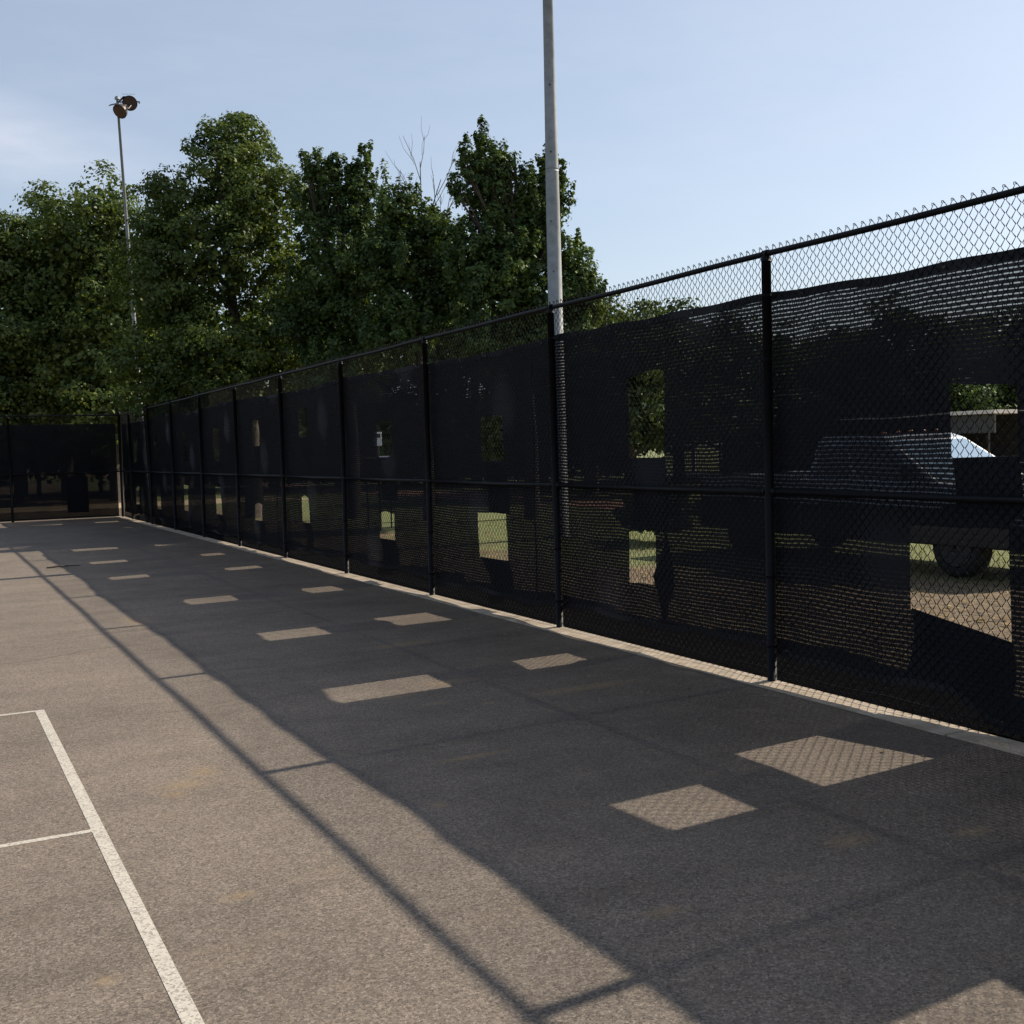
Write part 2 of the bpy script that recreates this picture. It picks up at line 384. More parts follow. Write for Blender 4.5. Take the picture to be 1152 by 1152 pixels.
# ------------------------------------------------------------------ fence
P_ = 3.048
def post_mb(h=3.0, r=.034):
    b = MB(); b.tube([(0, 0, -.02), (0, 0, h)], r, 14); return b
def cap_mb(h=2.995, r=.037):
    b = MB(); b.lathe([(0, r), (.02, r), (.045, r*.75), (.058, r*.3)], (0, 0, h), (0, 0, 1), 14)
    b.lathe([(-.022, .031), (.022, .031)], (0, 0, 3.045), (0, 1, 0), 12); return b
def band_mb():
    b = MB(); b.lathe([(0, .0355), (.018, .0355)], (0, 0, 0), (0, 0, 1), 12); return b
def mesh_panel(L):
    """chain link: interlocked zigzag wires"""
    n = int(round(L/.0358/2))*2; p = L/n; W = .0722; rows = 85
    z0 = .032; b = MB(); rad = .0029; zs = z0
    vs = []; fs = []
    for j in range(n):
        base = len(vs)
        for i in range(rows+1):
            side = (i + j) % 2
            y = (j + side)*p + (0.0016 if side == 0 else -.0016)
            z = z0 + i*W/2
            x = .0032 if side else -.0032
            if i in (0, rows): z += (-.004 if i == 0 else .004)
            # 3-sided section, roughly perpendicular to the wire
            for k in range(3):
                a = 2*math.pi*k/3 + .5
                vs.append((x + rad*math.cos(a), y + rad*1.2*math.sin(a)*.9, z + rad*.8*math.sin(a)*(1 if side else -1)))
            if i:
                q = base + i*3
                for k in range(3): fs.append((q-3+k, q-3+(k+1) % 3, q+(k+1) % 3, q+k))
        # knuckled ends: short bent hooks
    for j in range(0, n+1, 2):
        pass
    b.v = vs; b.f = fs
    for j in range(n):
        for top in (0, 1):
            i = rows if top else 0
            side = (i + j) % 2
            if side == 0: continue
            y = (j+side)*p; z = z0 + i*W/2; s = 1 if top else -1
            b.tube([(.002, y-.003, z-.004*s), (.0, y+.004, z+.010*s), (-.004, y+.013, z+.012*s), (-.002, y+.016, z-.002*s)], .0031, 4)
    return b
fence = empty('chain_link_fence', (0, 0, 0))
tag(fence, 'tall black chain link fence running along the right side of the court', 'fence')
NB0, NB1 = -3, 9
pm = post_mb(); c_ = cap_mb(); bd = band_mb()
P0 = pm.build('post', M['black_pipe'], fence, True); cp = c_.build('post_cap', M['black_pipe'], P0, True)
bdo = bd.build('tie_band', M['black_vinyl'], P0); bdo.location = (0, 0, .25)
for z in (.75, 1.75, 2.3, 2.75):
    o = bdo.copy(); col.objects.link(o); o.parent = P0; o.location = (0, 0, z)
P0.location = (0, 0, 0)
for k in range(NB0, NB1+1):
    if k == 0: continue
    o = copy_tree(P0, fence); o.location = (0, k*P_, 0)
    o.rotation_euler = (R(rr.uniform(-.35, .35)), R(rr.uniform(-.25, .25)), 0)
MPD = mesh_panel(P_)
MP = MPD.build('chain_link_mesh', M['black_vinyl'], fence)
MP.location = (.044, 0, 0)
for k in range(NB0, NB1):
    if k == 0: continue
    o = MP.copy(); col.objects.link(o); o.parent = fence; o.location = (.044, k*P_, 0)
lastL = YE - NB1*P_
mp2 = mesh_panel(lastL).build('chain_link_mesh', M['black_vinyl'], fence); mp2.location = (.044, NB1*P_, 0)
def rail(name, z, r, y0, y1):
    b = MB(); n = int((y1-y0)/.6)
    b.tube([(0, y0+(y1-y0)*i/n, z + .004*math.sin(i*1.3)+.003*math.sin(i*.61)) for i in range(n+1)], r, 10)
    return b.build(name, M['black_pipe'], fence, True)
rail('top_rail', 3.045, .021, NB0*P_, YE)
for k in range(NB0, NB1+1):       # middle rail pieces run between the posts
    y0 = k*P_+.036; y1 = min((k+1)*P_, YE)-.036
    b = MB(); zz = 1.37+rr.uniform(-.008, .008); b.tube([(0, y0, zz), (0, (y0+y1)/2, zz-.006), (0, y1, zz)], .021, 10)
    b.lathe([(0, .028), (.05, .028)], (0, y0-.005, zz), (0, 1, 0), 10); b.lathe([(0, .028), (.05, .028)], (0, y1-.045, zz), (0, 1, 0), 10)
    b.build('middle_rail', M['black_pipe'], fence, True)
b = MB(); b.tube([(.04, NB0*P_+ (YE-NB0*P_)*i/90, .075+.01*math.sin(i*2.1)) for i in range(91)], .0035, 5)
b.build('tension_wire', M['black_vinyl'], fence)
cpst = post_mb(3.1, .05).build('corner_post', M['black_pipe'], fence, True); cpst.location = (0, YE, 0)
cc = cap_mb(3.1, .053).build('post_cap', M['black_pipe'], cpst, True)
# far end fence
fence2 = empty('chain_link_fence', (0, YE, 0), R(90))
tag(fence2, 'black chain link fence closing the far end of the court at left', 'fence')
for k in range(1, 6):
    o = copy_tree(P0, fence2); o.location = (0, k*P_, 0); o.rotation_euler = (0, 0, 0)
for k in range(0, 6):
    o = MP.copy(); col.objects.link(o); o.parent = fence2; o.location = (.047, k*P_ + .02, 0)
for z, nm in ((3.045, 'top_rail'), (1.37, 'middle_rail')):
    b = MB(); b.tube([(0, .05, z), (0, 6*P_, z)], .021, 10); b.build(nm, M['black_pipe'], fence2, True)

# ------------------------------------------------------------------ windscreen with vent flaps
def wob(y, z):
    return .010*math.sin(y*2.1+z*.9)+.006*math.sin(y*5.3-z*2.2)+.004*math.sin(z*6.1+y)
def ztop(y):
    ph = (y % P_)/P_
    return 2.785 + .022*math.sin(y*.9) - .03*math.sin(math.pi*ph)*abs(math.sin(y*.37+1)) + .006*math.sin(y*7)
def zbot(y):
    v = .185 + .03*math.sin(y*.8+.6) + .02*math.sin(y*2.9) + .008*math.sin(y*8)
    if y < -1.6: v -= min(.15, (-1.6-y)*.5)
    if 13 < y < 24: v -= .07*math.sin((y-13)/11*math.pi)**.5
    return max(.035, v)
# vents: (y0, y1, lower hole (zb0, zb1, zt0, zt1), upper hole)   index 0 = edge at y0, 1 = edge at y1
vents = [
 (-4.36, -3.70, (.50, .52, 1.05, 1.05), (2.02, 2.0, 2.5, 2.5)),
 (-1.96, -1.25, (.55, .67, 1.19, 1.17), None),
 (1.34, 1.86, None, (1.62, 1.62, 2.33, 2.31)),
 (4.24, 4.74, None, (1.60, 1.60, 2.08, 2.06)),
 (7.36, 7.90, (.58, .58, .93, .92), (1.66, 1.66, 2.13, 2.13)),
 (10.95, 11.36, (.64, .64, 1.05, 1.05), (2.0, 2.0, 2.44, 2.44)),
 (13.75, 14.2, (.55, .55, .85, .85), (1.9, 1.9, 2.36, 2.36)),
 (16.8, 17.32, (.54, .54, 1.16, 1.16), (1.65, 1.65, 2.3, 2.3)),
 (20.0, 20.5, (.5, .5, 1.1, 1.1), (1.65, 1.65, 2.3, 2.3)),
 (23.4, 23.95, (.42, .42, 1.0, 1.0), (1.65, 1.65, 2.25, 2.25)),
 (26.6, 27.1, (.45, .45, .95, .95), (1.65, 1.65, 2.25, 2.25)),
]
extra = [(-2.02, -1.56, None, (1.61, 1.60, 2.0, 2.02), -1), (1.50, 1.90, (.56, .56, 1.0, .98), None, 0), (4.22, 4.86, (.55, .55, 1.05, 1.03), None, 1)]
XS = .058
screen = empty('windscreen', (0, 0, 0))
tag(screen, 'black mesh privacy screen with square vent flaps, tied along the long right fence', 'windscreen')
# the cloth: a fine grid; cells whose centre falls in a hole are left out, border vertices snapped to the hole edge
holes = []
for v in vents:
    for h in (v[2], v[3]):
        if h: holes.append((v[0], v[1]) + h)
for v in extra:
    for h in (v[2], v[3]):
        if h: holes.append((v[0], v[1]) + h)
def build_screen():
    b = MB()
    ys = {round(NB0*P_, 4), round(YE-.1, 4)}
    y = NB0*P_
    while y < YE-.1: ys.add(round(y, 4)); y += .09
    for h in holes:
        ys = {q for q in ys if abs(q-h[0]) > .03 and abs(q-h[1]) > .03}
        ys.add(h[0]); ys.add(h[1])
    ys = sorted(ys)
    nseg = 30
    for y0, y1 in zip(ys[:-1], ys[1:]):
        ym = (y0+y1)/2
        hs = sorted([h for h in holes if h[0] <= ym <= h[1]], key=lambda h: h[2])
        def zz(h, y, top):
            s = (y-h[0])/(h[1]-h[0]); s2 = (.016*math.sin(s*math.pi)+.009*math.sin(s*7+h[0]*9))*(1 if top else -1) + .022*(s-.5)*math.sin(h[0]*5+h[2]*7)
            return (h[4]*(1-s)+h[5]*s if top else h[2]*(1-s)+h[3]*s) + s2
        bounds = [(zbot, None)]
        segs = []; lo = (lambda y: zbot(y))
        for h in hs:
            segs.append((lo, lambda y, h=h: zz(h, y, False))); lo = (lambda y, h=h: zz(h, y, True))
        segs.append((lo, lambda y: ztop(y)))
        for f0, f1 in segs:
            n = max(2, int((f1(ym)-f0(ym))/.09)); vs = []
            for i in range(n+1):
                for y in (y0, y1):
                    z = f0(y)+(f1(y)-f0(y))*i/n; vs.append((XS+wob(y, z), y, z))
            b.add(vs, [(2*i, 2*i+1, 2*i+3, 2*i+2) for i in range(n)])
    return b.build('screen_fabric', M['screen'], screen, True)
build_screen()
def hem(name, fz, dz, y0, y1):
    b = MB(); n = int((y1-y0)/.12); vs = []
    for i in range(n+1):
        y = y0+(y1-y0)*i/n; z = fz(y)
        for (dx, d) in ((-.004, 0), (.006, 0), (.006, dz), (-.004, dz)): vs.append((XS+wob(y, z)+dx, y, z+d))
    fs = []
    for i in range(n):
        for k in range(4): fs.append((i*4+k, i*4+(k+1) % 4, i*4+4+(k+1) % 4, i*4+4+k))
    b.add(vs, fs); return b.build(name, M['hem'], screen)
hem('top_hem', lambda y: ztop(y)-.055, .055, NB0*P_, YE-.1)
hem('bottom_hem', lambda y: zbot(y)-.003, .045, NB0*P_, YE-.1)
# vertical seams
for ys_ in (-5.4, 3.6, 12.8, 21.9):
    b = MB()
    for i in range(28):
        za = .1+i*.095; b.box((XS+wob(ys_, za)-.005, ys_-.012, za), (XS+wob(ys_, za)+.001, ys_+.012, za+.095))
    b.build('seam', M['hem'], screen)
def flap(y0, y1, zh0, zh1, drop, skew=0, out=.05, narrow=0, sag=0):
    """cloth hanging from the lower edge of a vent"""
    b = MB(); nu, nv = 8, 9; vs = []
    for j in range(nv+1):
        tt = j/nv
        for i in range(nu+1):
            s = i/nu
            s_ = s*(1-narrow*tt) + narrow*tt*.5
            y = y0+(y1-y0)*s_ + skew*tt
            z = (zh0*(1-s)+zh1*s) - drop*tt - sag*tt*s
            x = XS+wob(y0+(y1-y0)*s, zh0)+.006 + out*math.sin(tt*2.2) + .012*math.sin(s*9+tt*2)*tt
            vs.append((x, y, max(z, .05)))
    b.add(vs, [(j*(nu+1)+i, j*(nu+1)+i+1, (j+1)*(nu+1)+i+1, (j+1)*(nu+1)+i) for j in range(nv) for i in range(nu)])
    o = b.build('vent_flap', M['flap'], screen, True)
    sm = o.modifiers.new('thickness', 'SOLIDIFY'); sm.thickness = .002
    return o
for v in vents + [(e[0], e[1], e[2], e[3]) for e in extra]:
    for which, h in (('lo', v[2]), ('up', v[3])):
        if not h: continue
        if which == 'lo' and v[0] == -1.96: flap(v[0], v[1], h[0], h[1], .42, .12, .10, -.05, .05)
        elif which == 'lo' and v[0] == 1.50: flap(v[0]-.16, v[0]+.06, .95, .62, .46, -.02, .06, .3)
        elif which == 'lo': flap(v[0], v[1], h[0], h[1], min(.4, h[0]-.06), rr.uniform(-.14, .14), .07, rr.uniform(-.1, .45), rr.uniform(0, .06))
        elif v[0] == -2.02: flap(v[0], v[1], h[0], h[1], .36, 0, .03)
        else: flap(v[0], v[1], h[0], h[1], .58+rr.uniform(-.05, .05), rr.uniform(-.04, .04), .04, rr.uniform(-.05, .12))
tm = MB(); tm.lathe([(-.004, .012), (.004, .012)], (0, 0, 0), (1, 0, 0), 8); tm.tube([(0, 0, 0), (-.03, .006, .03), (-.05, 0, .012), (-.02, -.006, -.02)], .003, 5)
tie0 = None
for k in range(-2, 4):
    for q in range(5):
        y = k*P_ + .3 + q*.61
        if tie0 is None: tie0 = tm.build('tie', M['dark_metal'], screen); o = tie0
        else: o = tie0.copy(); col.objects.link(o); o.parent = screen
        o.location = (XS+wob(y, ztop(y)-.03)-.008, y, ztop(y)-.03)
# end screen
screen2 = empty('windscreen', (0, YE, 0))
tag(screen2, 'black mesh privacy screen tied along the far end fence at left', 'windscreen')
b = MB(); nx_, nz_ = 90, 20; vs = []
for i in range(nx_+1):
    x = -6*P_ + (6*P_-.11)*i/nx_
    for k in range(nz_+1):
        z = .05+.015*math.sin(x*1.3) + (2.73+.02*math.sin(x*.8))*k/nz_
        vs.append((x, .066+wob(x, z), z))
b.add(vs, [(i*(nz_+1)+k, i*(nz_+1)+k+1, (i+1)*(nz_+1)+k+1, (i+1)*(nz_+1)+k) for i in range(nx_) for k in range(nz_)])
b.build('screen_fabric', M['screen_x'], screen2, True)
b = MB(); b.box((-6*P_, .058, 2.74), (-.11, .09, 2.80)); b.box((-6*P_, .058, .03), (-.11, .09, .08)); b.build('hem', M['hem'], screen2)
b = MB(); b.box((-1.55, .085, .2), (-.95, .092, 1.25)); b.build('patch', M['hem'], screen2)

# ------------------------------------------------------------------ light poles
def light_pole(loc, lean, label, H=12.6, k=1.0):
    root = empty('light_pole', loc); root.rotation_euler = lean
    tag(root, label, 'light pole', 'tall floodlight poles beside the court')
    b = MB(); b.tube([(0, 0, 0), (0, 0, H*.5), (0, 0, 8.3), (0, 0, H)], [.148*k, .122*k, .104*k, .07*k], 20); b.build('shaft', M['galv'], root, True)
    b = MB(); b.lathe([(0, .120*k), (.05, .118*k)], (0, 0, 7.0), (0, 0, 1), 20); b.build('joint_band', M['galv'], root, True)
    for z, a in ((7.35, 2.2), (6.05, 2.4), (6.0, -1.9), (5.1, 2.2), (8.6, 2.1)):
        b = MB(); b.lathe([(0, .016), (.03, .014)], (.105*k*math.cos(-a), .105*k*math.sin(-a), z), (math.cos(-a), math.sin(-a), 0), 8); b.build('bolt', M['dark_metal'], root)
    b = MB(); b.box((-.22, -.22, -.02), (.22, .22, .03)); b.build('base_plate', M['galv'], root, False, .006)
    b = MB(); b.lathe([(0, .075), (.05, .075), (.09, .04)], (0, 0, H), (0, 0, 1), 14); b.build('top_cap', M['galv'], root, True)
    b = MB(); b.tube([(-.05, -.12, H-.22), (0, 0, H-.12), (.20, .04, H+.10), (.36, .05, H+.12)], .028, 8); b.build('crossarm', M['dark_metal'], root, True)
    for (x, y, z, dx, dy, dz) in ((.37, .0, H-.08, -.25, -.9, -.35), (.04, -.24, H-.40, -.62, -.5, -.62)):
        b = MB(); ax = np.array([dx, dy, dz]); ax /= np.linalg.norm(ax)
        b.lathe([(-.30, .06), (-.28, .09), (-.17, .12), (-.02, .21), (.05, .225), (.07, .225)], (x, y, z), ax, 22)
        h = b.build('floodlight', M['dark_metal'], root, True)
        b = MB(); b.lathe([(.062, .205), (.078, .205)], (x, y, z), ax, 22); b.build('lens', M['lens'], h)
        b = MB(); side = np.cross(ax, (0, 0, 1.)); side /= np.linalg.norm(side); c = np.array([x, y, z])
        b.tube([c+side*.27-ax*.02, c+side*.27-ax*.2+np.array([0, 0, .02]), c-ax*.2+np.array([0, 0, .04]), c-side*.27-ax*.2+np.array([0, 0, .02]), c-side*.27-ax*.02], .022, 6)
        b.build('yoke', M['dark_metal'], h)
        b = MB(); up = np.cross(side, ax); up = up*np.sign(up[2]); 
        b.loft([[c+ax*.07+up*.26+side*s_*.2 for s_ in (-1, 1)]+[c+ax*.22+up*.27+side*s_*.16 for s_ in (1, -1)], [c+ax*.07+up*.268+side*s_*.2 for s_ in (-1, 1)]+[c+ax*.22+up*.278+side*s_*.16 for s_ in (1, -1)]])
        b.build('visor', M['dark_metal'], h)
    return root
lp = light_pole((5.62, 12.7, -.02), (0, 0, 0), 'thick pale grey metal pole behind the fence rising out of the top of the picture', 12.6, 1.08)
lp2 = light_pole((.93, 30.3, -.02), (0, R(-1.7), 0), 'distant thin floodlight pole with two round lamps above the left trees', 12.72, .5)

# ------------------------------------------------------------------ trees
def make_leaves(rng, P, size, upb=.0):
    n = len(P)
    a = rng.normal(size=(n, 3)); a[:, 2] = a[:, 2]*.7 + upb; a /= np.linalg.norm(a, axis=1)[:, None]
    c = rng.normal(size=(n, 3)); bb = np.cross(a, c); bb /= np.linalg.norm(bb, axis=1)[:, None]
    s = size*(.6+.8*rng.random(n))[:, None]
    L = a*s; W = bb*s*.42; nrm = np.cross(a, bb)*s*.12
    return np.stack([P-L*.5, P+W+nrm, P+L*.5, P-W+nrm], 1)
def tree(name, label, base, lobes, seed, n=22000, leaf=.13, mat='leaf_mid', trunk_r=.16, shoot=(.22, .55), up=.5, group=None, cat='tree', dead=0, spiky=False, nleaf=11, fill=.16, limb=True, clump=.42):
    rng = np.random.default_rng(seed); base = np.array(base, float)
    root = empty(name, base); tag(root, label, cat, group)
    lobes = [(np.array(l[:3], float)-base, np.array(l[3:6], float)) for l in lobes]
    vol = np.array([(l[1][0]*l[1][1]*l[1][2])**.7 for l in lobes]); vol /= vol.sum()
    area = np.array([(l[1][0]*l[1][2])**.85 for l in lobes]); area /= area.sum()
    per = 95; nc = int(n*(1-fill)/per)
    which = rng.choice(len(lobes), nc, p=area)
    P_list = []; N_list = []
    for i in range(nc):
        c, r = lobes[which[i]]
        d = rng.normal(size=3); d /= np.linalg.norm(d)
        if d[2] < -.3 and rng.random() < .6: d[2] = -d[2]
        p0 = c + d*r*(.62+.38*rng.random()**.5)
        rc = min(clump, r[0]*1.1+.08)*rng.uniform(.55, 1.15)
        sq = np.array([1., 1., .72])
        if spiky and d[2] > -.1 and rng.random() < .6:
            sq = np.array([.5, .5, rng.uniform(1.3, 2.2)]); rc *= .8; p0 = p0 + np.array([0, 0, rc*.5])
        k = int(per*rng.uniform(.6, 1.4)*(rc/clump)**1.3)+12
        e = rng.normal(size=(k, 3)) + d*.55 + np.array([0, 0, .5]); e /= np.linalg.norm(e, axis=1)[:, None]
        lump = 1 + .35*np.sin(e[:, 0]*5+i)*np.sin(e[:, 1]*6+i*2)*np.cos(e[:, 2]*5)
        q = e*rc*sq*(lump*(.35+.65*rng.random(k)**.6))[:, None]
        q[:, :2] += (d*.35)[:2]*q[:, 2:3]
        P_list.append(p0+q); N_list.append(e*.9 + d*.5 + np.array([0, 0, .35]) + rng.normal(size=(k, 3))*.55)
    pts = np.concatenate(P_list); nrm = np.concatenate(N_list); nrm /= np.linalg.norm(nrm, axis=1)[:, None]
    tg = rng.normal(size=nrm.shape); ta = np.cross(nrm, tg); ta /= np.linalg.norm(ta, axis=1)[:, None]; tb = np.cross(nrm, ta)
    sz = leaf*(.55+.9*rng.random(len(pts)))[:, None]
    V1 = np.stack([pts-ta*sz*.5, pts+tb*sz*.36-ta*sz*.08+nrm*sz*.1, pts+ta*sz*.55, pts-tb*sz*.36-ta*sz*.08+nrm*sz*.1], 1)
    nf = int(n*fill); which = rng.choice(len(lobes), nf, p=vol)
    C = np.array([l[0] for l in lobes])[which]; Rr = np.array([l[1] for l in lobes])[which]
    d = rng.normal(size=(nf, 3)); d /= np.linalg.norm(d, axis=1)[:, None]
    pf = C + d*Rr*(.75*rng.random(nf)**.45)[:, None]
    V = np.concatenate([V1, make_leaves(rng, pf, leaf*1.7)])
    V = V[V[:, :, 2].min(1) > .15]
    quads('crown', V, M[mat], root)
    b = MB(); top = max(l[0][2] for l in lobes)
    cen = sum(l[0]*w_ for l, w_ in zip(lobes, vol)); 
    tp = [np.array([0, 0, -.1]), np.array([.05, .03, top*.22]), np.array([cen[0]*.4, cen[1]*.4, top*.45]), np.array([cen[0]*.8, cen[1]*.8, top*.75]), np.array([cen[0], cen[1], top])]
    b.tube(tp, [trunk_r*1.25, trunk_r, trunk_r*.75, trunk_r*.45, trunk_r*.15], 9)
    if limb:
        for (c, r) in lobes:
            z0 = max(top*.2, min(top*.6, c[2]-r[2]*1.3)); k = z0/top; s0 = np.array([cen[0]*k*.8, cen[1]*k*.8, z0])
            mid = (s0+c)/2 + rng.normal(size=3)*.15 + np.array([0, 0, -.1])
            b.tube([s0, mid, c], [trunk_r*.45, trunk_r*.3, trunk_r*.08], 6)
            for q in range(4):
                d = rng.normal(size=3); d[2] = abs(d[2]); d /= np.linalg.norm(d); b.tube([mid+(c-mid)*rng.random(), c+d*r*.85], [trunk_r*.14, trunk_r*.04], 5)
    b.build('trunk', M['bark'], root, True)
    return root
G_N = 'leafy trees standing just outside the fence'
def lob(x, y, Y, rx, rz, ry=None):        # crown mass seen around a place in the photo, at real distance Y
    p = atY(x, y, Y); return (p[0], p[1], p[2], rx, ry or rx, rz)
# the big broadleaf left of centre
t1 = tree('broadleaf_tree', 'largest tree, with the tall rounded crown right of the thin light pole', (3.0, 25.5, 0),
 [lob(262, 208, 25.5, 1.35, 1.65), lob(300, 248, 25, 1.3, 1.5), lob(195, 243, 25.8, .95, 1.35), lob(235, 298, 25, 1.7, 1.6), lob(320, 328, 24.6, 1.15, 1.5), lob(180, 328, 25.5, 1.25, 1.5),
  lob(255, 398, 25, 2.0, 1.5), lob(170, 418, 25.6, 1.25, 1.3), lob(330, 413, 24.5, 1.1, 1.3), lob(270, 168, 26, .75, .9), lob(235, 458, 25, 1.8, .9)], 11, 75000, .092, 'leaf_mid', .22, nleaf=14)
# dark trees in the middle
t2 = tree('broadleaf_tree', 'dark tree with leafy upright shoots between the largest tree and the dead twigs', (4.9, 22.5, 0),
 [lob(362, 239, 22.5, .75, 1.1), lob(402, 229, 22, .55, .95), lob(380, 314, 22, 1.2, 1.3), lob(350, 364, 22.5, 1.0, 1.1), lob(410, 364, 21.6, 1.0, 1.2), lob(420, 284, 22, .75, .95), lob(385, 424, 22, 1.3, .9), lob(346, 191, 22, .14, 0.45), lob(358, 189, 22, .14, 0.40), lob(375, 195, 22, .14, 0.45), lob(392, 197, 22, .14, 0.40), lob(403, 193, 22, .14, 0.45), lob(414, 183, 22, .14, 0.40), lob(418, 211, 22, .14, 0.40)], 12, 50000, .086, 'leaf_dark', .16, spiky=True, clump=.32, up=.9)
t3 = tree('broadleaf_tree', 'dark lower crown with a few bare dead twigs sticking out of its top', (6.0, 20.0, 0),
 [lob(448, 240, 20, .55, .7), lob(440, 310, 20, .9, 1.0), lob(480, 280, 20, .6, .8), lob(495, 335, 20, .75, .9), lob(455, 375, 20, 1.1, .8), lob(505, 270, 20.5, .4, .6)], 13, 34000, .086, 'leaf_dark', .13, spiky=True, clump=.32, up=.8)
b = MB(); rb = random.Random(5)
def branch(p, d, L, r, dep):
    q = p + d*L; mid = (p+q)/2 + np.array([rb.uniform(-.05, .05) for _ in range(3)])
    b.tube([p, mid, q], [r, r*.75, r*.45], 5)
    if dep:
        for _ in range(3):
            s = rb.uniform(.35, .95); nd = d + np.array([rb.uniform(-.6, .6), rb.uniform(-.4, .4), rb.uniform(-.1, .5)]); nd /= np.linalg.norm(nd)
            branch(p+(q-p)*s, nd, L*rb.uniform(.4, .65), r*.5, dep-1)
off = np.array([6.0, 20.0, 0])
for (x, y, x2, y2) in ((475, 270, 472, 160), (480, 270, 500, 185), (470, 280, 440, 190), (490, 265, 515, 215)):
    p = atY(x, y, 20)-off; q = atY(x2, y2, 20)-off; d = q-p; L = np.linalg.norm(d); branch(p, d/L, L*.8, .022, 2)
b.build('dead_branches', M['twig'], t3)
# spiky maple behind the thick pole
t4 = tree('maple_tree', 'maple with feathery upswept shoots directly behind the thick pale pole', (8.2, 18.6, 0),
 [lob(545, 214, 18.8, .62, 1.15), lob(530, 304, 18.6, .9, 1.2), lob(600, 244, 18.4, .62, 1.05), lob(585, 324, 18.2, 1.1, 1.2), lob(640, 304, 18, .55, .8), lob(540, 384, 18.5, 1.0, .8), lob(610, 384, 18, 1.15, .8), lob(650, 349, 17.8, .6, .6), lob(620, 204, 18.3, .28, .6), lob(660, 344, 17.6, .5, .6), lob(565, 235, 18.6, .5, .8), lob(590, 275, 18.6, .6, .9), lob(560, 290, 18.3, .7, .9), lob(622, 240, 18.2, .4, .7), lob(522, 187, 18.4, .13, 0.45), lob(540, 171, 18.4, .13, 0.50), lob(556, 179, 18.4, .13, 0.50), lob(572, 191, 18.4, .13, 0.45), lob(583, 224, 18.4, .13, 0.40), lob(597, 211, 18.4, .13, 0.45), lob(612, 191, 18.4, .13, 0.50), lob(634, 199, 18.4, .13, 0.45), lob(630, 234, 18.4, .13, 0.40), lob(652, 277, 18.4, .13, 0.40), lob(664, 315, 18.4, .13, 0.35), lob(514, 219, 18.4, .13, 0.40)],
 14, 62000, .084, 'leaf_dark', .17, spiky=True, clump=.30, up=1.0, shoot=(.25, .6))
# farther trees at left, beyond the end fence
G_L = 'trees beyond the far end fence'
for i, (x, top, Y, w_, lab) in enumerate([(115, 205, 44, 2.6, 'broad crown directly left of the thin light pole'), (60, 222, 47, 2.4, 'second tree from the left edge, with a rounded dark top'), (8, 252, 46, 2.3, 'leftmost tree, cut by the picture edge'), (170, 300, 50, 2.6, 'tree half hidden behind the left flank of the largest tree')]):
    c = atY(x, top, Y); H = c[2]
    lb = [(c[0]+dx*w_, Y+dy, H*k, w_*rw, w_*rw, H*.16) for dx, dy, k, rw in ((0, 0, .87, .55), (-.45, .4, .76, .6), (.5, 0, .74, .6), (0, -.5, .58, .8), (-.5, 0, .42, .75), (.55, .5, .42, .75), (0, 0, .27, .9))]
    tree('broadleaf_tree', lab, (c[0], Y, 0), lb, 30+i, 32000, .15, 'leaf_mid', .24, group=None, clump=.8, fill=.25)
# bushy growth filling under the left trees
for i, (x, Y, h, lab) in enumerate([(40, 56, 6.0, 'dark understorey bush below the leftmost tree'), (110, 60, 6.5, 'dark understorey bush below the crown left of the thin pole'), (-20, 58, 6, 'dark understorey bush at the left picture edge')]):
    c = atY(x, 480, Y)
    tree('bush', lab, (c[0], Y, 0), [(c[0]+dx, Y+dy, h*k, 2.4, 1.6, h*.3) for dx, dy, k in ((-1.6, 0, .4), (1.6, .4, .4), (0, -.3, .7))], 60+i, 9000, .24, 'leaf_dark', .1, cat='bush', limb=False, clump=.8)
for i, (x, top, z, w_, lab) in enumerate([(215, 330, 62, 3.6, 'dense dark tree filling the gap behind the largest tree'), (300, 330, 60, 3.6, 'dense dark tree behind the right flank of the largest tree'), (375, 330, 58, 3.4, 'dense dark tree behind the upright leafy shoots'), (450, 325, 60, 3.6, 'dense dark tree behind the dead twigs'), (530, 320, 58, 3.6, 'dense dark tree behind the left half of the maple'), (605, 325, 56, 3.4, 'dense dark tree behind the thick pale pole')]):
    c = atz(x, top, z); H = c[2]; X, Y = c[0], c[1]
    lb = [(X+dx*w_, Y+dy, H*k, w_*rw, w_*rw, H*.2) for dx, dy, k, rw in ((0, 0, .8, .6), (-.5, .4, .62, .7), (.5, -.4, .6, .7), (-.5, 0, .33, .8), (.5, .4, .33, .8), (0, -.8, .2, .9), (-.8, -1, .12, .7), (.8, -1, .12, .7))]
    tree('broadleaf_tree', lab, (X, Y, 0), lb, 130+i, 12000, .24, 'leaf_dark', .25, clump=1.0, fill=.45)
